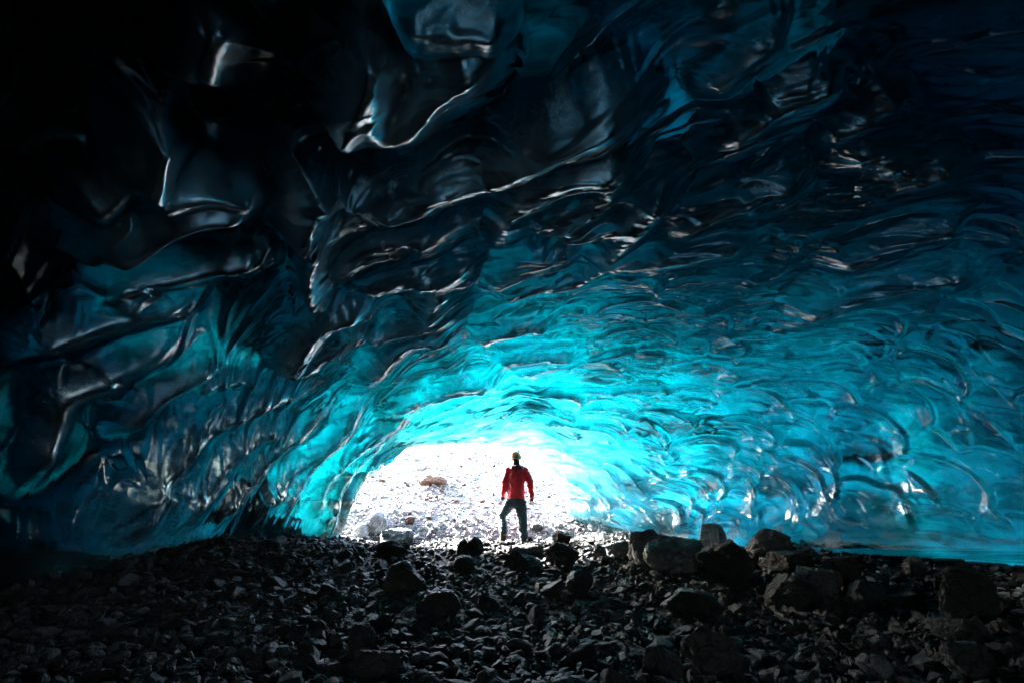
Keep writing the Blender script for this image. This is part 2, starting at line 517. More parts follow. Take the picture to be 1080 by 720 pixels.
FLAT = BASE.reshape(-1, 3)
ridge = np.zeros(len(FLAT))
edge = np.zeros(len(FLAT))
capf = np.zeros(len(FLAT))
near = np.full(len(FLAT), 9.0)
jit = 0.05 * fbm2((A * 2.2).ravel(), (SS * 2.2).ravel(), 77, 3)
for hgt, wid, pts in RIDGES:
    q = spline(pts)
    Q = []
    for x, y in q:
        d = (sx - x) ** 2 + (sy - y) ** 2
        k = np.argmin(d)
        if d[k] < 400:
            Q.append(sB[k])
    if len(Q) < 2:
        continue
    Q = np.array(Q)
    for _ in range(3):                             # even out the snapping to vertices
        if len(Q) > 4:
            Q[1:-1] = 0.25 * Q[:-2] + 0.5 * Q[1:-1] + 0.25 * Q[2:]
    lo, hi = Q.min(0) - 0.9, Q.max(0) + 0.9
    m = np.where(((FLAT > lo) & (FLAT < hi)).all(1))[0]
    if len(m) == 0:
        continue
    X = FLAT[m]
    best = np.full(len(m), 9.0)
    par = np.zeros(len(m))
    tot = len(Q) - 1
    for i in range(tot):
        a, bb = Q[i], Q[i + 1]
        ab = bb - a
        t = np.clip(((X - a) @ ab) / max(ab @ ab, 1e-9), 0, 1)
        d = np.linalg.norm(X - a - t[:, None] * ab, axis=1)
        mm = d < best
        best[mm] = d[mm]
        par[mm] = (i + t[mm]) / tot
    scale = 0.75 + 0.5 * np.linalg.norm(Q.mean(0)) / 9.0
    taper = np.minimum(1, np.minimum(par, 1 - par) * 4 + 0.02)
    taper = taper * taper * (3 - 2 * taper)
    w = wid * scale * (0.75 + 0.5 * taper)
    dd = np.maximum(best + jit[m] * 0.5, 0)
    cusp = np.clip(1 - dd / (1.5 * w), 0, 1) ** 2.2            # concave flanks up to a crest
    tip = 0.09
    crest = np.sqrt(dd * dd + tip * tip) - tip
    cusp = np.clip(1 - crest / (1.12 * w), 0, 1) ** 1.8
    hh = 1.6 * hgt * scale * taper * cusp
    # union that grows where crests meet
    capf[m] = np.maximum(capf[m], taper * cusp * (0.38 + 1.6 * hgt + 0.25 * (hgt >= 0.4)))
    ridge[m] = np.sqrt(ridge[m] ** 2 + hh ** 2) * 0.5 + np.maximum(ridge[m], hh) * 0.5
    edge[m] = np.maximum(edge[m], np.exp(-(dd / 0.06) ** 2) * taper)
    near[m] = np.minimum(near[m], best)
ridge = ridge.reshape(NS, NU)
edge = edge.reshape(NS, NU)
capf = capf.reshape(NS, NU)
near = near.reshape(NS, NU)

live = smooth(-0.01, 0.03, UU) * smooth(1.0, 0.975, UU) * (0.25 + 0.75 * smooth(S_M, S_M - 0.4, SS))
# the smooth, broad pans of the -x wall give way to closely packed scallops over the crown and the +x wall
pans = smooth(340, 200, PX + 0.55 * (PY - 250)) * smooth(0.62, 0.4, UU)
pans = np.maximum(pans, smooth(4.4, 3.2, SS) * 0.7)
h = ridge.copy()
near_f = smooth(0.0, 0.5, near)
sc1 = (1 - wr) * 0.32 * h1 + wr * (0.07 * h1 + 0.16 * h4)
sc2 = 0.04 * h5 + 0.045 * h4
sc3 = 0.26 * np.clip(b3, 0, 0.9) * (0.6 + 0.6 * r3)
h = h + sc1 * (1 - 0.85 * pans) * (0.4 + 0.6 * near_f)
h = h + sc2 * (1 - 0.92 * pans)
h = h + sc3 * (0.5 + 0.5 * pans) * near_f * smooth(9.5, 6.5, SS)
h = h + 0.04 * fbm2(A * 1.2, SS * 1.2, 61, 3) + 0.006 * fbm2(A * 9, SS * 9, 65, 3) * (1 - 0.6 * pans)
h = h * live
INNER = BASE + NRM * h[..., None]

# ---- the outer skin of the glacier
uo = np.linspace(0, NU - 1, 120).round().astype(int)
soi = np.unique(np.concatenate([np.arange(0, 60, 6), np.arange(60, NS - 1, 16), [NS - 1]]))
d_in = np.clip(S_M - SS, 0, None)
uq = np.clip(UU, 0, 1)
kk = np.interp(uq, [0, 0.25, 0.5, 0.75, 1], [2.9, 3.0, 1.35, 0.85, 0.42])
win = smooth(0.08, 0.30, fbm2(A * 0.75 + 2.0, SS * 1.0 + 7.0, 95, 3))  # thinner patches added so more light passes the skin
thick = (np.interp(uq, [0, 0.35, 0.6, 0.8], [0.42, 0.16, 0.08, 0.06]) + 0.30 * kk * d_in ** 2) * (1 - 0.90 * win * smooth(2, 4, d_in) * (0.35 + 0.65 * smooth(0.75, 0.5, uq))) + 0.25 * (fbm2(A * 0.5, SS * 0.5, 91, 3) + 0.45) * smooth(0, 2, d_in)
thick = np.where((UU > 0.97) | (UU < 0.03), np.maximum(thick, 0.12 + np.minimum(1.0, 0.5 * d_in)), thick)
thick = 13 * (1 - np.exp(-thick / 13))
# thin spots shaped into the unseen skin to let blue light glow through
for wx, wy, wr_, wt in [(240, 438, 0.8, 2.2), (115, 500, 0.5, 3.0), (565, 98, 1.0, 0.9), (440, 108, 0.8, 1.2), (250, 335, 0.5, 2.8), (470, 215, 0.7, 1.3), (720, 140, 0.7, 1.0), (640, 200, 0.6, 1.2), (830, 90, 0.7, 1.2), (440, 20, 0.9, 0.6), (235, 30, 0.5, 1.0), (400, 300, 0.5, 1.5)]:
    k_ = np.argmin((sx - wx) ** 2 + (sy - wy) ** 2)
    g_ = np.exp(-(np.linalg.norm(BASE - sB[k_], axis=-1) / wr_) ** 4)
    thick = np.where(thick > wt, thick * (1 - g_) + wt * g_, thick)
dirn = -NRM + np.array([0, 0, 0.45]) * smooth(0.6, 0.9, uq)[..., None]
dirn /= np.linalg.norm(dirn, axis=-1, keepdims=True)
OUTER = BASE + dirn * thick[..., None]
for side in (0, 1):                                # below the feet the skin drops straight into the ground
    j = np.argmin(np.abs(ua - side))
    jj = j + 4 if side == 0 else j - 4
    sel = (ua < ua[jj]) if side == 0 else (ua > ua[jj])
    OUTER[:, sel] = OUTER[:, jj][:, None, :]
    OUTER[:, sel, 2] = OUTER[:, jj, 2][:, None] - 2.2 * (np.abs(ua[sel] - ua[jj]) / LOW)[None, :]
OUTER = OUTER[np.ix_(soi, uo)]
no_r, no_c = OUTER.shape[:2]
Vi = INNER.reshape(-1, 3)
Vo = OUTER.reshape(-1, 3)
off = len(Vi)
Fi = grid_faces(NS, NU)
# orientation of inner faces: toward the cave
p0, p1, p2 = Vi[Fi[::997, 0]], Vi[Fi[::997, 1]], Vi[Fi[::997, 2]]
fn = np.cross(p1 - p0, p2 - p0)
flip = (fn * NRM.reshape(-1, 3)[Fi[::997, 0]]).sum(1).mean() < 0
if flip:
    Fi = Fi[:, ::-1].copy()
Fo = grid_faces(no_r, no_c, flip=not flip) + off
polys = []


def strip(inner_idx, outer_idx, knots, rev):
    for j in range(len(outer_idx) - 1):
        ring = [int(outer_idx[j]), int(outer_idx[j + 1])] + [int(k) for k in inner_idx[knots[j]:knots[j + 1] + 1][::-1]]
        polys.append(ring[::-1] if rev else ring)


inner_id = np.arange(NS * NU).reshape(NS, NU)
outer_id = off + np.arange(no_r * no_c).reshape(no_r, no_c)
strip(inner_id[-1], outer_id[-1], uo, flip)
strip(inner_id[0], outer_id[0], uo, not flip)
strip(inner_id[:, 0], outer_id[:, 0], soi, flip)
strip(inner_id[:, -1], outer_id[:, -1], soi, not flip)

sizes = np.array([len(q) for q in polys])
F = [Fi, Fo]
for k in np.unique(sizes):
    F.append(np.array([q for q in polys if len(q) == k]))
mi = np.concatenate([np.zeros(len(Fi)), np.ones(sum(len(f) for f in F[1:]))])
ice_me = mesh_np('ice_cave', np.vstack([Vi, Vo]), F, True, mi)
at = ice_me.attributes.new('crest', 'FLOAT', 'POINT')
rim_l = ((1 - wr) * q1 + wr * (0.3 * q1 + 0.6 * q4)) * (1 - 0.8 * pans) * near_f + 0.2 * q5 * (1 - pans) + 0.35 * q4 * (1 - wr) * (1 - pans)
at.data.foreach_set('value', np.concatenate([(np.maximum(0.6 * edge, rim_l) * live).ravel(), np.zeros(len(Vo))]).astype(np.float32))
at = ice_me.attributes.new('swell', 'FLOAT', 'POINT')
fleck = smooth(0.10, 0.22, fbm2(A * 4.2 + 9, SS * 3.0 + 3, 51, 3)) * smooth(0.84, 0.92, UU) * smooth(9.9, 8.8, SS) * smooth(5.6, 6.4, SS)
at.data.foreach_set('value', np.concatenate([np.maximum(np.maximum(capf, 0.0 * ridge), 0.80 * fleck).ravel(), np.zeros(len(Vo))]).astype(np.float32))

silt_m = smooth(326, 340, PX) * smooth(372, 358, PX) * smooth(472, 492, PY) * (SS > 7) * (UU < 0.35)
for ox, oy, orad in ((985, 562, 0.16), (1000, 572, 0.12), (905, 470, 0.13), (840, 455, 0.1), (835, 370, 0.12)):
    ko = np.argmin((sx - ox) ** 2 + (sy - oy) ** 2)
    silt_m = np.maximum(silt_m, 0.75 * np.exp(-(np.linalg.norm(BASE - sB[ko], axis=-1) / orad) ** 2))
at = ice_me.attributes.new('silt', 'FLOAT', 'POINT')
at.data.foreach_set('value', np.concatenate([np.asarray(silt_m, float).ravel(), np.zeros(len(Vo))]).astype(np.float32))
at = ice_me.attributes.new('bubbly', 'FLOAT', 'POINT')
at.data.foreach_set('value', np.concatenate([(1 - pans).ravel(), np.zeros(len(Vo))]).astype(np.float32))
ABS_COL, ABS_DEN = (0.0, 0.866, 0.887, 1), 6.0


def ice_volume(g):
    va = g.n('ShaderNodeVolumeAbsorption', {'Color': ABS_COL, 'Density': ABS_DEN})
    g.t.links.new(va.outputs[0], g.out.inputs[1])


g = NG('glacier_ice')
v = g.coords()
fine = g.noise(g.coords((1, 1, 2.6)), 7.0, 6, 0.65, 0.8)
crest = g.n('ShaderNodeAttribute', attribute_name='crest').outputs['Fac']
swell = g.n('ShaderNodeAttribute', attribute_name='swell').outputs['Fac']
grain = g.noise(v, 70.0, 3, 0.75)
mott = g.noise(v, 5.0, 5, 0.7, 0.5)
# frosty white mask on the raised crests, also painting in their bright reflections
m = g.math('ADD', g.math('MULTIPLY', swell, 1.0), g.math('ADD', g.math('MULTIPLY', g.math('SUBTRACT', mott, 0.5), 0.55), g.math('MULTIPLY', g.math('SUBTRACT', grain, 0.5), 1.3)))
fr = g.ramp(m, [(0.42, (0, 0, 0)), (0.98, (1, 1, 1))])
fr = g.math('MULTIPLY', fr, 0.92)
glint = g.math('MULTIPLY', g.math('MULTIPLY', crest, g.ramp(mott, [(0.34, (.15, .15, .15)), (0.52, (1, 1, 1))])), 0.95, None, True)  # extra gloss masked onto rims and crests to draw highlight lines
bmp = g.bump(g.math('ADD', g.math('MULTIPLY', fine, 0.6), g.math('MULTIPLY', g.noise(v, 30, 4, 0.6), 0.18)), 0.03, 0.22)
bmp2 = g.bump(g.math('ADD', g.math('MULTIPLY', fine, 0.5), g.math('MULTIPLY', grain, 0.05)), 0.03, 0.22)
rf = g.n('ShaderNodeBsdfRefraction', {'Color': (1, 1, 1, 1), 'Roughness': 0.015, 'IOR': 1.31, 'Normal': bmp})
cloud = g.noise(g.coords((1.0, 1.0, 2.2), (R(20), R(-25), 0)), 2.6, 7, 0.68, 0.9)
silt_a = g.n('ShaderNodeAttribute', attribute_name='silt').outputs['Fac']
silt = g.ramp(g.math('ADD', silt_a, g.math('MULTIPLY', g.math('SUBTRACT', cloud, 0.5), 0.7)), [(0.40, (0, 0, 0)), (0.75, (1, 1, 1))])
bub = g.n('ShaderNodeAttribute', attribute_name='bubbly').outputs['Fac']
df = g.n('ShaderNodeBsdfDiffuse', {'Color': g.mixc(silt, g.ramp(cloud, [(0.36, (0.02, 0.13, 0.18)), (0.50, (0.12, 0.46, 0.56)), (0.63, (0.76, 0.86, 0.90))]), (0.13, 0.105, 0.08)), 'Normal': bmp})
milky = g.math('MULTIPLY', g.ramp(mott, [(0.35, (0.2, .2, .2)), (0.7, (1, 1, 1))]), g.math('ADD', g.math('MULTIPLY', silt, 0.75), g.math('ADD', 0.015, g.math('MULTIPLY', bub, 0.27))))
body = g.n('ShaderNodeMixShader', {0: milky, 1: rf.outputs[0], 2: df.outputs[0]})
frost_highlight_d = g.n('ShaderNodeBsdfDiffuse', {'Color': (0.66, 0.86, 0.95, 1), 'Normal': bmp2})
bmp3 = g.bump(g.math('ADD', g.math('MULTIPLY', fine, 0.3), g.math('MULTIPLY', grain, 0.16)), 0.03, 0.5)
frost_highlight_g = g.n('ShaderNodeBsdfGlossy', {'Color': (0.78, 0.93, 1.0, 1), 'Roughness': 0.25, 'Normal': bmp3})
frost_highlight = g.n('ShaderNodeMixShader', {0: 0.82, 1: frost_highlight_d.outputs[0], 2: frost_highlight_g.outputs[0]})
body = g.n('ShaderNodeMixShader', {0: fr, 1: body.outputs[0], 2: frost_highlight.outputs[0]})
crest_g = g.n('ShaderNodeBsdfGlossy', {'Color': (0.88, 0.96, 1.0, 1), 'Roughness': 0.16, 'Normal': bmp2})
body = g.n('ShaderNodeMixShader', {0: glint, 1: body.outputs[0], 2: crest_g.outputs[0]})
gl = g.n('ShaderNodeBsdfGlossy', {'Color': (1, 1, 1, 1), 'Roughness': 0.05, 'Normal': bmp2})
fre = g.n('ShaderNodeFresnel', {'IOR': 1.55, 'Normal': bmp2})
surf = g.n('ShaderNodeMixShader', {0: fre.outputs[0], 1: body.outputs[0], 2: gl.outputs[0]})
g.t.links.new(surf.outputs[0], g.out.inputs[0])
ice_volume(g)
M_ICE = g.m

# the snowy skin of the glacier above, crossed by bands of dust: daylight comes through it
g = NG('glacier_snow')
v = g.coords()
layer = g.noise(g.coords((0.5, 0.5, 2.6), (R(6), R(-7), 0), (3.7, 1.9, 5.2)), 1.1, 7, 0.62, 0.8)
blotch = g.noise(v, 0.45, 4, 0.55, 0.4)
k = g.math('MULTIPLY', g.ramp(layer, [(0.34, (.03, .03, .03)), (0.54, (1, 1, 1))]), g.ramp(blotch, [(0.36, (.25, .25, .25)), (0.54, (1, 1, 1))]))
sc = g.mixc(k, (0.02, 0.025, 0.03), (0.94, 0.97, 0.99))
tr = g.n('ShaderNodeBsdfTranslucent', {'Color': sc})
df = g.n('ShaderNodeBsdfDiffuse', {'Color': sc})
ms = g.n('ShaderNodeMixShader', {0: 0.2, 1: tr.outputs[0], 2: df.outputs[0]})
g.t.links.new(ms.outputs[0], g.out.inputs[0])
ice_volume(g)
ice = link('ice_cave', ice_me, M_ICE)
ice_me.materials.append(g.m)
tag(ice, 'blue scalloped glacier ice vault arching over the dark rocky floor', 'ice cave')

# ------------------------------------------------------------------ stones
def ico(sub):
    bm = bmesh.new()
    bmesh.ops.create_icosphere(bm, subdivisions=sub, radius=1.0)
    V = np.array([v.co[:] for v in bm.verts])
    F = np.array([[v.index for v in f.verts] for f in bm.faces])
    bm.free()
    return V, F


ICO = {k: ico(k) for k in (1, 2, 3, 4, 5)}


def rock_shape(sub, seed, cuts=9, rough=0.10, deep=(0.45, 0.85), lump=0.0):
    r = np.random.default_rng(seed)
    V, F = ICO[sub][0].copy(), ICO[sub][1]
    if lump:
        V = V * (1 + lump * noise3(V * 1.3 + seed, seed)[:, None])
    for _ in range(cuts):
        n = r.normal(size=3)
        n /= np.linalg.norm(n)
        d = r.uniform(*deep)
        k = V @ n - d
        V = V - np.where(k > 0, k * 0.96, 0)[:, None] * n
    if sub >= 2:
        n0 = V / np.linalg.norm(V, axis=1, keepdims=True)
        dsp = rough * noise3(V * 2.2 + seed, seed + 1) + rough * 0.55 * noise3(V * 5 + seed, seed + 2)
        if sub >= 3:
            dsp = dsp + rough * 0.35 * noise3(V * 11 + seed, seed + 3)
        if sub >= 4:
            dsp = dsp + rough * 0.22 * noise3(V * 24 + seed, seed + 4)
        V = V + n0 * dsp[:, None]
    V = V - (V.max(0) + V.min(0)) / 2
    V = V / (V.max(0) - V.min(0)) * 2                 # unit half extents
    return V, F


def rock_material(name, lo, hi, bumpy=1.0, rough=0.62, scale=1.0, spec=0.28):
    g = NG(name)
    v = g.coords()
    oi = g.n('ShaderNodeObjectInfo')
    geo = g.n('ShaderNodeNewGeometry')
    vv = g.n('ShaderNodeVectorMath', {0: v, 1: oi.outputs['Random']}, operation='ADD').outputs[0]
    n1 = g.noise(vv, 3.0 * scale, 6, 0.65, 0.3)
    n2 = g.noise(vv, 22 * scale, 5, 0.7)
    vo = g.n('ShaderNodeTexVoronoi', {'Vector': vv, 'Scale': 7 * scale}, feature='DISTANCE_TO_EDGE').outputs[0]
    f = g.math('ADD', g.math('MULTIPLY', n1, 0.6), g.math('MULTIPLY', n2, 0.4))
    f = g.math('ADD', f, g.math('MULTIPLY', g.math('SUBTRACT', geo.outputs['Random Per Island'], 0.5), 0.35))
    c = g.ramp(f, [(0.30, lo), (0.70, hi)])
    h = g.math('ADD', g.math('MULTIPLY', n2, 0.35), g.math('ADD', g.math('MULTIPLY', n1, 0.6), g.math('MULTIPLY', g.math('MINIMUM', vo, 0.06), 3.0)))
    b = g.bump(h, 0.11 * bumpy / scale, 1.0)
    p = g.n('ShaderNodeBsdfPrincipled', {'Base Color': c, 'Roughness': rough, 'Normal': b, 'Specular IOR Level': spec})
    g.t.links.new(p.outputs[0], g.out.inputs[0])
    return g.m


M_DARK = rock_material('dark_basalt', (0.003, 0.0029, 0.0028), (0.016, 0.0155, 0.0148))
M_MID = rock_material('grey_basalt', (0.010, 0.0097, 0.0094), (0.036, 0.0347, 0.0332))
M_GREY = rock_material('pale_grey_basalt', (0.024, 0.0245, 0.0255), (0.088, 0.090, 0.093))
M_GRAVEL = rock_material('pale_gravel_stone', (0.16, 0.158, 0.155), (0.46, 0.455, 0.45), 0.6)
M_BLUE = rock_material('blue_grey_rock', (0.05, 0.075, 0.09), (0.13, 0.17, 0.19))
M_PALE = rock_material('pale_rock', (0.3, 0.297, 0.29), (0.5, 0.495, 0.49))
M_BROWN = rock_material('rusty_rock', (0.08, 0.042, 0.025), (0.17, 0.10, 0.065))
M_SCREE = rock_material('scree_stone', (0.16, 0.156, 0.15), (0.48, 0.47, 0.455), 0.6)


def on_ground(px, py):
    d = ray(px, py)
    t = np.linspace(0.004, 0.07, 4000)
    P = t[:, None] * d
    below = P[:, 2] < ground_z(P[:, 0], P[:, 1])
    k = np.argmax(below) if below.any() else len(t) - 1
    return P[k]


BIG = []
def boulder(name, label, cat, x0, x1, y0, y1, mat, seed, cuts=10, depth=0.9, tilt=(0, 0, 0), sub=5, lump=0.25, rough=0.20, embed=0.10, deep=(.42, .82), group='boulders on the cave floor'):
    P = on_ground((x0 + x1) / 2, y1)
    dep = P[1] * CT + P[2] * ST
    w = (x1 - x0) / FPX * dep / 2
    hgt = (y1 - y0) / FPX * dep / 2 * (1 + embed)
    V, F = rock_shape(sub, seed, cuts, rough, deep, lump)
    M = Matrix.Rotation(tilt[1], 3, 'Y') @ Matrix.Rotation(tilt[0], 3, 'X') @ Matrix.Rotation(tilt[2], 3, 'Z')
    V = V @ np.array(M).T
    V = V / (V.max(0) - V.min(0)) * 2
    V = V * np.array([w, w * depth, hgt])
    V[:, 2] += hgt * (1 - 2 * embed)
    o = link(name, mesh_np(name, V, F, True, sharp=28), mat)
    o.location = (P[0], P[1] + w * depth * 0.6, P[2])
    tag(o, label, cat, group)
    BIG.append((o.location.x, o.location.y, w * 1.05, max(w * depth, 0.05)))
    return o


B = boulder
# the row of boulders under the +x wall
B('boulder', 'upright grey boulder with blunt top ending the boulder row toward the person', 'boulder', 667, 704, 560, 598, M_GREY, 101, 8, .8)
B('boulder', 'broad pale grey craggy boulder with two lobes beside the upright boulder', 'boulder', 680, 747, 566, 604, M_GREY, 113, 9, .8, lump=.7, rough=.2)
B('boulder', 'smooth tilted block with a flat top peeking over the craggy two lobed boulder', 'boulder', 741, 776, 554, 580, M_BLUE, 125, 7, .8, (0, .5, 0), rough=.03)
B('boulder', 'big black boulder with a sharp lit edge in the middle of the boulder row', 'boulder', 744, 804, 572, 618, M_DARK, 137, 8, .9)
B('boulder', 'round pitted grey boulder close under the white ice patches', 'boulder', 797, 845, 559, 592, M_GREY, 149, 5, .9, lump=.3, rough=.24, deep=(.7, .95))
B('boulder', 'low dark slab lying in front of the pitted boulder', 'boulder', 816, 874, 583, 607, M_DARK, 151, 8, .8)
B('boulder', 'tilted wedge of rock with one pale lit face', 'boulder', 852, 894, 597, 628, M_GREY, 163, 6, .7, (0, .6, .3))
B('boulder', 'black rounded boulder behind the tilted wedge of rock', 'boulder', 874, 912, 589, 621, M_DARK, 175, 8, .9)
B('boulder', 'rounded boulder with ridged cracks in front of the tilted wedge', 'boulder', 819, 874, 609, 642, M_DARK, 187, 9, .9, lump=.3, rough=.16)
B('boulder', 'black boulder alone on the gravel below the boulder row', 'boulder', 706, 764, 625, 654, M_DARK, 199, 8, .9)
B('boulder', 'dark boulder with a pale left shoulder at the edge of the pale gravel', 'boulder', 902, 948, 615, 641, M_DARK, 202, 9, .9)
B('boulder', 'tall standing slab with a pale lit side by the frame edge', 'boulder', 1006, 1072, 602, 657, M_DARK, 214, 8, .6, (0, -.12, .2), deep=(.55, .8))
B('boulder', 'flat black boulder lying in front of the tall standing slab', 'boulder', 1001, 1062, 656, 680, M_DARK, 226, 8, .9)
B('boulder', 'rough knobbly dark boulder near the bottom corner of the floor', 'boulder', 1014, 1064, 684, 716, M_DARK, 238, 10, .8, rough=.22)
B('boulder', 'rounded gravel coated lump on the pale gravel below the ice lip', 'boulder', 960, 984, 588, 608, M_GREY, 241, 6, .9, rough=.2)
# along the crest of the floor, by the person and the mouth
B('boulder', 'blue grey rock on the crest before the bright gravel bank', 'boulder', 395, 435, 558, 577, M_BLUE, 253, 9, .8)
B('boulder', 'dark slab leaning below the blue grey rock on the crest', 'boulder', 392, 431, 571, 588, M_DARK, 265, 8, .8)
B('boulder', 'large blocky dark boulder below the mouth, left of the middle', 'boulder', 401, 448, 594, 625, M_DARK, 277, 7, .9, deep=(.55, .8))
B('boulder', 'dark three cornered boulder in the middle of the floor', 'boulder', 435, 486, 625, 652, M_DARK, 289, 7, .8, (0, -.3, .4))
B('boulder', 'round dark stone left of a twin on the crest', 'boulder', 481, 494, 569, 586, M_DARK, 290, 5, .9, deep=(.7, .95))
B('boulder', 'round dark stone with a taller top, second of the twins on the crest', 'boulder', 492, 510, 567, 588, M_DARK, 303, 5, .9, deep=(.7, .95))
B('boulder', 'small arched dark boulder below the round twin stones', 'boulder', 477, 502, 586, 602, M_DARK, 315, 6, .9)
B('boulder', 'flat pale stone right under the boots of the person', 'boulder', 529, 575, 573, 587, M_GREY, 327, 8, .7, embed=.2)
B('boulder', 'dark boulder just right of the person on the crest', 'boulder', 574, 612, 573, 597, M_DARK, 339, 8, .9)
B('boulder', 'pointed dark rock behind the dark boulder beside the person', 'boulder', 583, 604, 560, 576, M_DARK, 341, 7, .9)
B('boulder', 'sunlit grey block at the foot of the cyan ice', 'boulder', 641, 670, 571, 588, M_GREY, 353, 7, .8)
B('boulder', 'small sunlit upright stone next to the grey block under the ice', 'boulder', 626, 641, 574, 589, M_GREY, 365, 7, .8)
B('boulder', 'dark angular slab in front of the flat pale stone', 'boulder', 531, 575, 583, 603, M_DARK, 377, 8, .8, (0, .2, 0))
B('boulder', 'dark boulder on the slope below the boulder beside the person', 'boulder', 598, 630, 604, 632, M_DARK, 389, 8, .9)
# near the camera
B('boulder', 'sharp pyramid shaped rock with lit edges at the bottom of the floor', 'boulder', 368, 416, 692, 724, M_DARK, 391, 6, .8, deep=(.4, .7))
B('boulder', 'blocky rock with stepped faces at the bottom middle of the floor', 'boulder', 678, 726, 686, 720, M_DARK, 404, 8, .8, deep=(.55, .8))
B('boulder', 'squarish rock with a lit corner above the pyramid shaped rock', 'boulder', 364, 392, 661, 690, M_DARK, 416, 7, .8)
B('boulder', 'broad black boulder low on the floor, next to the blocky stepped rock', 'boulder', 732, 790, 674, 720, M_DARK, 428, 8, .8)
B('boulder', 'small pale topped rock at the bottom edge between two black boulders', 'boulder', 918, 950, 695, 722, M_GREY, 431, 8, .8)
B('boulder', 'dark leaning rock above the small pale topped rock', 'boulder', 908, 932, 676, 700, M_DARK, 443, 7, .8, (0, .4, 0))
# outside
G2 = 'boulders on the gravel bank outside'
B('boulder', 'large pale whitish boulder outside at the foot of the gravel bank', 'boulder', 384, 407, 540, 564, M_PALE, 455, 7, .9, group=G2)
B('boulder', 'smaller white boulder beside the large whitish one outside', 'boulder', 372, 389, 552, 566, M_PALE, 467, 6, .9, group=G2)
B('boulder', 'long rusty brown boulder high on the bright gravel bank', 'boulder', 440, 471, 499, 513, M_BROWN, 479, 8, .7, (0, -.25, 0), group=G2)
B('boulder', 'small rusty brown stone low on the bright gravel bank', 'boulder', 425, 437, 544, 553, M_BROWN, 481, 7, .8, group=G2)
B('boulder', 'grey slab on the gravel outside, right of the legs of the person', 'boulder', 559, 574, 551, 560, M_GREY, 493, 7, .8, group=G2)
n_boulders = len(BIG)

# ---- rocks strewn over the floor
PROTO = []
for k in range(18):
    V, F = rock_shape(3, 900 + k, 11 + k % 5, 0.12 + 0.06 * (k % 3), (.30, .78), 0.25)
    V = V * np.array([1.0, 0.62 + 0.28 * ((k * 7) % 5) / 5, 0.34 + 0.36 * ((k * 3) % 7) / 7])
    me = mesh_np('rock', V, F, True, sharp=28)
    me.materials.append(M_DARK if k % 4 else M_MID)
    PROTO.append(me)
ZONES = [
    ('dark angular rock among the loose stones close to the bottom edge of the floor', 'near rocks on the cave floor', 3.2, 5.2, 150, (0.055, 0.15)),
    ('dark rock strewn midway between the bottom edge and the crest of the floor', 'rocks midway up the cave floor', 5.2, 7.4, 70, (0.08, 0.18)),
    ('dark rock lying along the crest of the floor before the mouth', 'rocks along the crest of the floor', 7.4, 9.6, 40, (0.08, 0.17)),
]
taken = list(BIG)
count = 0
for label, grp, y0, y1, n, (r0, r1) in ZONES:
    made, tries = 0, 0
    while made < n and tries < 20000:
        tries += 1
        y = math.sqrt(random.uniform(y0 * y0, y1 * y1))
        x = random.uniform(-1.06, 1.06) * y
        if x < f_xl(y) + 0.2 or x > f_xr(y) + 0.6:
            continue
        r = r0 + (r1 - r0) * random.random() ** 1.8
        if any((x - a) ** 2 / (b2_ + r * .7) ** 2 + (y - c) ** 2 / (d2_ + r * .7) ** 2 < 1 for a, c, b2_, d2_ in taken):
            continue
        me = PROTO[random.randrange(len(PROTO))]
        o = bpy.data.objects.new('rock', me)
        COL.objects.link(o)
        o.scale = (r, r * random.uniform(.85, 1.15), r * random.uniform(.8, 1.3))
        o.rotation_euler = (random.gauss(0, .28), random.gauss(0, .28), random.uniform(0, 6.28))
        o.location = (x, y, float(ground_z(x, y)) + 0.22 * r)
        tag(o, label, 'rock', grp)
        taken.append((x, y, r, r))
        made += 1
        count += 1


# ---- loose stones: far too many to count, one object
def pile(name, pts, radii, sub, mats, flat=(0.35, 0.8), shade=True, nproto=24, seed=5):
    r = np.random.default_rng(seed)
    Vs, Fs, off, mi = [], [], 0, []
    protos = [rock_shape(sub, 3000 + seed * 50 + k, 8 + k % 4, 0.07, (.30, .80), 0.25) for k in range(nproto)]
    for p, rad in zip(pts, radii):
        V, F = protos[r.integers(nproto)]
        e = Matrix.Rotation(r.uniform(0, 6.28), 3, 'Z') @ Matrix.Rotation(r.normal(0, .35), 3, 'X') @ Matrix.Rotation(r.normal(0, .35), 3, 'Y')
        W = (V * (rad * np.array([1, r.uniform(.6, .95), r.uniform(*flat)]))) @ np.array(e).T + p
        Vs.append(W)
        Fs.append(F + off)
        off += len(V)
        mi.append(np.full(len(F), r.choice(len(mats), p=[m[1] for m in mats])))
    me = mesh_np(name, np.vstack(Vs), np.vstack(Fs), shade, np.concatenate(mi), sharp=32)
    for m, _ in mats:
        me.materials.append(m)
    o = link(name, me)
    o['kind'] = 'stuff'
    return o


def scatter(n, xf, y0, y1, power=1.0):
    u = rng.random(n)
    y = (y0 ** power + u * (y1 ** power - y0 ** power)) ** (1 / power)
    x = (rng.random(n) * 2 - 1) * xf(y)
    return x, y


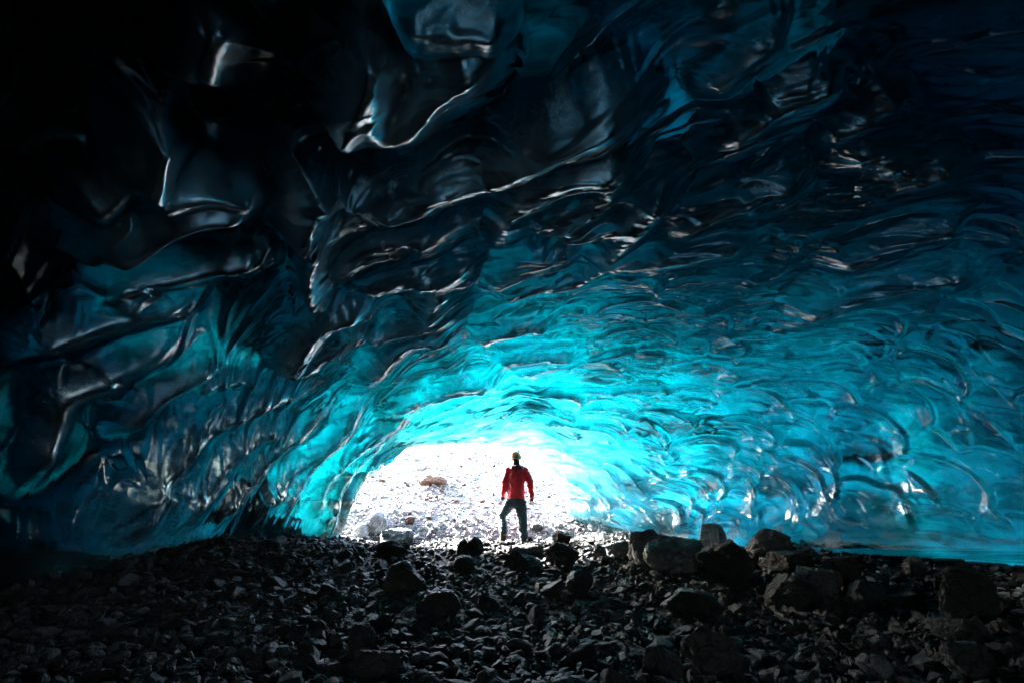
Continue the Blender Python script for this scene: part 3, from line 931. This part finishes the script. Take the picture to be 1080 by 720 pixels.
n = 8000
x, y = scatter(n, lambda q: 1.25 * q + 1, 2.6, 6.0, 1.4)
r = 0.018 + 0.062 * rng.random(n) ** 2.4
keep = (x > f_xl(y) - .3) & (x < f_xr(y) + 1.6)
x, y, r = x[keep], y[keep], r[keep]
stones_a = pile('loose_stones', np.stack([x, y, ground_z(x, y) + 0.25 * r], 1), r, 2, [(M_DARK, .75), (M_MID, .25)], seed=1)
n = 9500
x, y = scatter(n, lambda q: 1.2 * q, 6.0, 10.2, 1.6)
r = 0.024 + 0.07 * rng.random(n) ** 2.6
keep = (x > f_xl(y) - .3) & (x < f_xr(y) + 1.6)
x, y, r = x[keep], y[keep], r[keep]
stones_b = pile('loose_stones', np.stack([x, y, ground_z(x, y) + 0.25 * r], 1), r, 1, [(M_DARK, .7), (M_MID, .3)], seed=2)
with bpy.context.temp_override(active_object=stones_a, object=stones_a, selected_objects=[stones_a, stones_b], selected_editable_objects=[stones_a, stones_b]):
    bpy.ops.object.join()
tag(stones_a, 'fine dark loose stones and chips covering the cave floor', 'loose stones')
# pale gravel under the ice lip on the +x side
n = 4200
x = rng.uniform(3.6, 8.2, n)
y = rng.uniform(4.6, 8.6, n)
r = 0.014 + 0.04 * rng.random(n) ** 2.2
keep = (x > f_xr(y) - 1.15) & (x < f_xr(y) + 1.7)
x, y, r = x[keep], y[keep], r[keep]
gv = pile('pale_gravel', np.stack([x, y, ground_z(x, y) + 0.2 * r], 1), r, 1, [(M_GRAVEL, .7), (M_GREY, .3)], seed=3)
tag(gv, 'pale gravel strip under the blue ice lip on the right', 'gravel')
# the bank outside
n = 19000
x = rng.uniform(-9, 7, n)
y = 10.3 + 9 * rng.random(n) ** 1.2
r = 0.018 + 0.038 * rng.random(n) ** 2 + 0.09 * rng.random(n) ** 14
sc_ = pile('scree', np.stack([x, y, ground_z(x, y) + 0.15 * r], 1), r, 1, [(M_SCREE, .93), (M_BROWN, .03), (M_MID, .04)], seed=4)
tag(sc_, 'bright sunlit scree covering the bank outside the cave mouth', 'scree')
pc = on_ground(454, 520)
n = 110
x = pc[0] + rng.normal(0, 0.42, n)
y = pc[1] + rng.normal(0, 0.55, n)
r = 0.02 + 0.06 * rng.random(n) ** 2
bs_ = pile('brown_scree', np.stack([x, y, ground_z(x, y) + 0.5 * r], 1), r, 1, [(M_BROWN, 1.0)], seed=6)
tag(bs_, 'patch of rusty brown stones high on the bright bank outside', 'scree')
# ------------------------------------------------------------------ person
def skin(name, pts, edges, rad, root=0, levels=2):
    me = bpy.data.meshes.new(name)
    me.from_pydata([Vector(p) for p in pts], edges, [])
    o = bpy.data.objects.new(name, me)
    COL.objects.link(o)
    bm = bmesh.new()
    bm.from_mesh(me)
    ly = bm.verts.layers.skin.verify()
    for v, r in zip(bm.verts, rad):
        v[ly].radius = r if isinstance(r, tuple) else (r, r)
        v[ly].use_root = False
    bm.verts.ensure_lookup_table()
    bm.verts[root][ly].use_root = True
    bm.to_mesh(me)
    bm.free()
    sk = o.modifiers.new('skin', 'SKIN')
    sk.use_smooth_shade = True
    sb = o.modifiers.new('subsurf', 'SUBSURF')
    sb.levels = sb.render_levels = levels
    dg = bpy.context.evaluated_depsgraph_get()
    out = bpy.data.meshes.new_from_object(o.evaluated_get(dg))
    bpy.data.objects.remove(o)
    out.name = name
    for p in out.polygons:
        p.use_smooth = True
    return out


def merge(name, meshes):
    bm = bmesh.new()
    for m in meshes:
        bm.from_mesh(m)
    me = bpy.data.meshes.new(name)
    bm.to_mesh(me)
    bm.free()
    for p in me.polygons:
        p.use_smooth = True
    return me


def blend(name, bones, voxel=0.013, iters=4, cut=None):
    """one continuous surface round tapered limbs: (a, b, ra, rb), a radius may be (rx, ry)"""
    bm = bmesh.new()
    for a, b, ra, rb in bones:
        ra = ra if isinstance(ra, tuple) else (ra, ra)
        rb = rb if isinstance(rb, tuple) else (rb, rb)
        a, b = Vector(a), Vector(b)
        n = max(2, int((b - a).length / (0.3 * min(min(ra), min(rb)))) + 1)
        for i in range(n):
            k = i / (n - 1)
            rx, ry = ra[0] + (rb[0] - ra[0]) * k, ra[1] + (rb[1] - ra[1]) * k
            c = a.lerp(b, k)
            bmesh.ops.create_icosphere(bm, subdivisions=2, radius=1, matrix=Matrix.Translation(c) @ Matrix.Diagonal((rx, ry, min(rx, ry), 1)))
    me = bpy.data.meshes.new(name)
    bm.to_mesh(me)
    bm.free()
    o = bpy.data.objects.new(name, me)
    COL.objects.link(o)
    rm = o.modifiers.new('r', 'REMESH')
    rm.mode = 'VOXEL'
    rm.voxel_size = voxel
    sm = o.modifiers.new('s', 'SMOOTH')
    sm.iterations = iters
    sm.factor = 0.5
    dg = bpy.context.evaluated_depsgraph_get()
    out = bpy.data.meshes.new_from_object(o.evaluated_get(dg))
    bpy.data.objects.remove(o)
    out.name = name
    if cut is not None:
        bm = bmesh.new()
        bm.from_mesh(out)
        r = bmesh.ops.bisect_plane(bm, geom=bm.verts[:] + bm.edges[:] + bm.faces[:], plane_co=(0, 0, cut), plane_no=(0, 0, 1), clear_inner=True)
        bmesh.ops.holes_fill(bm, edges=[e for e in bm.edges if e.is_boundary], sides=0)
        bm.to_mesh(out)
        bm.free()
    for p in out.polygons:
        p.use_smooth = True
    return out


def wrinkle(me, amp, scale, seed, zs=1.0):
    me.update()
    V = np.array([v.co[:] for v in me.vertices])
    N = np.array([v.normal[:] for v in me.vertices])
    q = V * np.array([1, 1, zs]) * scale
    d = noise3(q, seed) + 0.5 * noise3(q * 2.1, seed + 1)
    V = V + N * (amp * d)[:, None]
    me.vertices.foreach_set('co', V.astype(np.float32).ravel())
    me.update()
    return me


def cloth(name, col, rough=0.7, sheen=0.0, bumpy=0.006):
    g = NG(name)
    v = g.coords()
    n1 = g.noise(v, 14, 4, 0.6, 0.6)
    n2 = g.noise(v, 260, 2, 0.6)
    c = g.mixc(g.math('MULTIPLY', n1, 0.7), tuple(0.72 * k for k in col), tuple(min(1, 1.2 * k) for k in col))
    b = g.bump(g.math('ADD', n1, g.math('MULTIPLY', n2, 0.08)), bumpy, 0.8)
    p = g.n('ShaderNodeBsdfPrincipled', {'Base Color': c, 'Roughness': rough, 'Normal': b, 'Sheen Weight': sheen})
    g.t.links.new(p.outputs[0], g.out.inputs[0])
    return g.m


M_RED = cloth('red_shell_fabric', (0.80, 0.012, 0.03), 0.55, 0.3)
M_REDDARK = cloth('dark_red_fabric', (0.16, 0.012, 0.02), 0.6)
M_TROUSER = cloth('dark_teal_fabric', (0.018, 0.05, 0.068), 0.7, 0.2)
M_SLATE = cloth('slate_blue_fabric', (0.05, 0.085, 0.12), 0.65, 0.2)
M_BLACK = cloth('black_fabric', (0.015, 0.016, 0.018), 0.7)
M_BOOT = cloth('boot_leather', (0.022, 0.020, 0.019), 0.5)
M_YEL = cloth('yellow_trim', (0.65, 0.42, 0.02), 0.6)
M_GLOVE = cloth('brown_glove', (0.055, 0.033, 0.022), 0.7)
M_SKIN = cloth('skin', (0.48, 0.27, 0.19), 0.5)
M_HAIR = cloth('dark_hair', (0.02, 0.013, 0.01), 0.6)
M_HELM = cloth('orange_helmet_shell', (1.0, 0.17, 0.025), 0.35, 0, 0.001)
M_STRAP = cloth('teal_strap', (0.02, 0.20, 0.22), 0.6)

SX, SZ = 0.00352, 0.00343


def J(x, y, d=0.0):                 # joint: traced outline units to metres, d forward
    return ((x - 305) * SX, d, (620 - y) * SZ)


# body: one continuous figure
pel, bel, che, neck0, neck1, hd0, hd1 = J(296, 372), J(300, 310), J(302, 235), J(300, 170), J(300, 150, .01), J(300, 125, .03), J(301, 100, .03)
shL, elL, wrL = J(252, 196), J(232, 272, -.02), J(228, 342, .05)
shR, elR, wrR = J(352, 199), J(384, 274, -.03), J(386, 350, .02)
hipL, knL, anL = J(262, 388), J(224, 470, .14), J(233, 578, -.02)
hipR, knR, anR = J(326, 390), J(335, 490, .02), J(338, 594, -.03)
toeL, toeR = J(222, 606, .16), J(346, 612, .16)
body = blend('person', [(pel, bel, (.13, .09), (.13, .095)), (bel, che, (.13, .095), (.15, .105)), (che, neck0, (.15, .105), (.08, .07)), (neck0, neck1, .062, .058), (neck1, hd0, .058, .06),
    (J(300, 127, .035), J(300, 108, .03), (.078, .092), (.08, .098)), (neck0, shL, .06, .06), (shL, elL, .058, .043), (elL, wrL, .043, .028), (neck0, shR, .06, .06), (shR, elR, .058, .043), (elR, wrR, .043, .028),
    (pel, hipL, .1, .085), (hipL, knL, .085, .055), (knL, anL, .055, .04), (pel, hipR, .1, .085), (hipR, knR, .085, .055), (knR, anR, .055, .04), (anL, toeL, .035, .03), (anR, toeR, .035, .03)], 0.012, 3)
# face: nose, brow and chin, ears (turned away from the camera)
face = []
def blob(c, s, sub=2):
    bm = bmesh.new()
    bmesh.ops.create_icosphere(bm, subdivisions=sub, radius=1)
    bmesh.ops.scale(bm, vec=s, verts=bm.verts)
    bmesh.ops.translate(bm, vec=c, verts=bm.verts)
    me = bpy.data.meshes.new('blob')
    bm.to_mesh(me)
    bm.free()
    return me
hx, hy, hz = J(300, 118, .03)
face += [blob((hx, hy + .105, hz - .01), (.014, .022, .026)), blob((hx, hy + .085, hz - .075), (.035, .03, .028)), blob((hx, hy + .095, hz - .048), (.025, .012, .008)),
         blob((hx - .035, hy + .09, hz + .018), (.015, .012, .009)), blob((hx + .035, hy + .09, hz + .018), (.015, .012, .009)),
         blob((hx - .083, hy, hz - .012), (.012, .022, .034)), blob((hx + .083, hy, hz - .012), (.012, .022, .034))]
body = merge('person', [body] + face)
person = link('person', body, M_SKIN)
feet = on_ground(545, 573)
PY_ = 10.1
d_ = ray(545.2, 572.5)
person.location = tuple(d_ * (PY_ / d_[1]))
person.scale = (1.1, 1.05, 1.0)
tag(person, 'person in red jacket and orange helmet standing on the crest, seen from behind', 'person')


def pp(name, me, mat):
    me.materials.clear()
    return link(name, me, mat, person)


# jacket: trunk and sleeves in one
jm = blend('jacket', [(J(300, 392), J(300, 312), (.185, .14), (.172, .135)), (J(300, 312), J(302, 240), (.172, .135), (.182, .14)), (J(302, 240), J(301, 206), (.182, .14), (.15, .12)), (J(301, 206), J(300, 170, .005), (.13, .11), (.08, .085)),
    (J(300, 200), J(257, 203), .092, .086), (J(257, 203), J(240, 270, -.02), .084, .070), (J(240, 270, -.02), J(229, 347, .045), .068, .054),
    (J(300, 200), J(349, 205), .092, .086), (J(349, 205), J(378, 272, -.03), .084, .070), (J(378, 272, -.03), J(386, 352, .02), .068, .054)], 0.013, 4, J(0, 370)[2])
jacket = pp('jacket', wrinkle(jm, 0.022, 10, 5, 1.8), M_RED)
jacket['label'] = 'red hooded shell jacket'
hood = pp('hood', wrinkle(blend('hood', [(J(264, 186, 0), J(284, 188, -.085), .042, .05), (J(284, 188, -.085), J(318, 188, -.085), .052, .052), (J(318, 188, -.085), J(338, 186, 0), .05, .042), (J(300, 186, -.09), J(301, 212, -.115), .05, .025)], .011, 4), .012, 18, 9), M_REDDARK)
pp('collar', blend('collar', [(J(300, 172, .0), J(300, 152, .015), (.088, .09), (.08, .084))], .01, 3, J(0, 178)[2]), M_BLACK)
tm = blend('trousers', [(J(298, 352), J(298, 388), (.15, .115), (.168, .135)), (J(285, 388), J(264, 398), .12, .115), (J(264, 398), knL, .115, .092), (knL, J(236, 556, -.02), .086, .078),
    (J(312, 388), J(328, 400), .12, .115), (J(328, 400), knR, .115, .094), (knR, J(340, 582, -.03), .09, .085)], .013, 4, J(0, 604)[2])
pp('trousers', wrinkle(tm, 0.024, 9, 17, 2.2), M_TROUSER)
for heel, toe, an in ((J(232, 612, -.07), J(222, 612, .17), J(234, 570, -.03)), (J(340, 620, -.09), J(348, 620, .17), J(340, 592, -.04))):
    hb = (heel[0], heel[1] + .05, heel[2] + .06)
    bt = blend('boot', [((an[0], an[1], an[2] + .05), hb, .07, .062), (hb, (toe[0], toe[1], heel[2] + .048), .06, .045)], .01, 3, heel[2] + .012)
    b_ = pp('boot', bt, M_BOOT)
    sole = skin('sole', [(heel[0], heel[1] + .03, heel[2] + .01), ((heel[0] + toe[0]) / 2, (heel[1] + toe[1]) / 2, heel[2] + .01), (toe[0], toe[1], heel[2] + .012)], [(0, 1), (1, 2)], [(.066, .018), (.062, .018), (.058, .018)], 1, 2)
    so_ = link('sole', sole, M_BLACK, b_)
trim = skin('boot_trim', [J(222, 573, -.06), J(236, 571, -.085), J(250, 573, -.06)], [(0, 1), (1, 2)], [.012, .013, .012], 1, 2)
link('trim', trim, M_YEL, [c for c in person.children if c.name.startswith('boot')][0])


def hand(w, fwd, side):
    """glove: palm and five separate bent fingers; side = +1 thumb toward +x"""
    w = Vector(w)
    parts = []
    palm = skin('palm', [w + Vector((0, 0, .02)), w + Vector((0, .005, -.03)), w + Vector((0, .012, -.085))], [(0, 1), (1, 2)], [(.034, .028), (.042, .022), (.042, .02)], 1, 2)
    parts.append(palm)
    for k, (ox, ln) in enumerate(((-.03, .062), (-.010, .078), (.011, .084), (.031, .074))):
        ox = ox * side
        a = w + Vector((ox, .012, -.08))
        b = a + Vector((ox * .12, .010, -.45 * ln))
        c = b + Vector((0, .020, -.35 * ln))
        d = c + Vector((0, .022, -.20 * ln))
        parts.append(skin('finger', [a, b, c, d], [(0, 1), (1, 2), (2, 3)], [.0105, .010, .0095, .0085], 0, 1))
    a = w + Vector((.034 * side, .012, -.03))
    parts.append(skin('thumb', [a, a + Vector((.024 * side, .018, -.032)), a + Vector((.028 * side, .032, -.062))], [(0, 1), (1, 2)], [.013, .0115, .010], 0, 1))
    return merge('glove', parts)


gL = pp('glove', hand(J(228, 352, .055), 1, 1), M_BLACK)
gL['label'] = 'black glove'
gR = pp('glove', hand(J(387, 360, .025), 1, -1), M_GLOVE)
gR['label'] = 'dark brown glove'

# helmet, strap and lamp
bm = bmesh.new()
bmesh.ops.create_uvsphere(bm, u_segments=40, v_segments=24, radius=1)
for v in bm.verts:
    v.co.z = max(v.co.z, -0.50 - 0.12 * v.co.y)
    if v.co.z < -.3:
        k = 0.99
        v.co.x *= k
        v.co.y *= k
bmesh.ops.scale(bm, vec=(.108, .130, .124), verts=bm.verts)
bmesh.ops.translate(bm, vec=(hx, hy + .005, hz - .004), verts=bm.verts)
me = bpy.data.meshes.new('helmet')
bm.to_mesh(me)
bm.free()
for p in me.polygons:
    p.use_smooth = True
helmet = pp('helmet', me, M_HELM)
ring = []
for k in range(48):
    a = 2 * math.pi * k / 48
    ring.append((hx + 0.1075 * math.cos(a), hy + .005 + .1295 * math.sin(a), hz - .012 + .018 * math.sin(a)))
bm = bmesh.new()
rv = []
for x_, y_, z_ in ring:
    n_ = Vector((x_ - hx, y_ - hy, 0)).normalized() * .003
    rv.append([bm.verts.new((x_ - n_.x, y_ - n_.y, z_ - .017)), bm.verts.new((x_ + n_.x, y_ + n_.y, z_ - .015)), bm.verts.new((x_ + n_.x, y_ + n_.y, z_ + .015)), bm.verts.new((x_ - n_.x, y_ - n_.y, z_ + .017))])
for k in range(48):
    A_, B_ = rv[k], rv[(k + 1) % 48]
    for j in range(4):
        bm.faces.new((A_[j], A_[(j + 1) % 4], B_[(j + 1) % 4], B_[j]))
bmesh.ops.recalc_face_normals(bm, faces=bm.faces)
me = bpy.data.meshes.new('strap')
bm.to_mesh(me)
bm.free()
link('strap', me, M_STRAP, helmet)
clip = skin('lamp_clip', [(hx + .055, hy + .05, hz + .10), (hx + .068, hy + .055, hz + .135), (hx + .078, hy + .055, hz + .165)], [(0, 1), (1, 2)], [(.014, .014), (.018, .016), (.012, .012)], 1, 2)
link('lamp', clip, M_BLACK, helmet)
pp('hair', blob((hx, hy - .022, hz - .052), (.075, .075, .055)), M_HAIR)
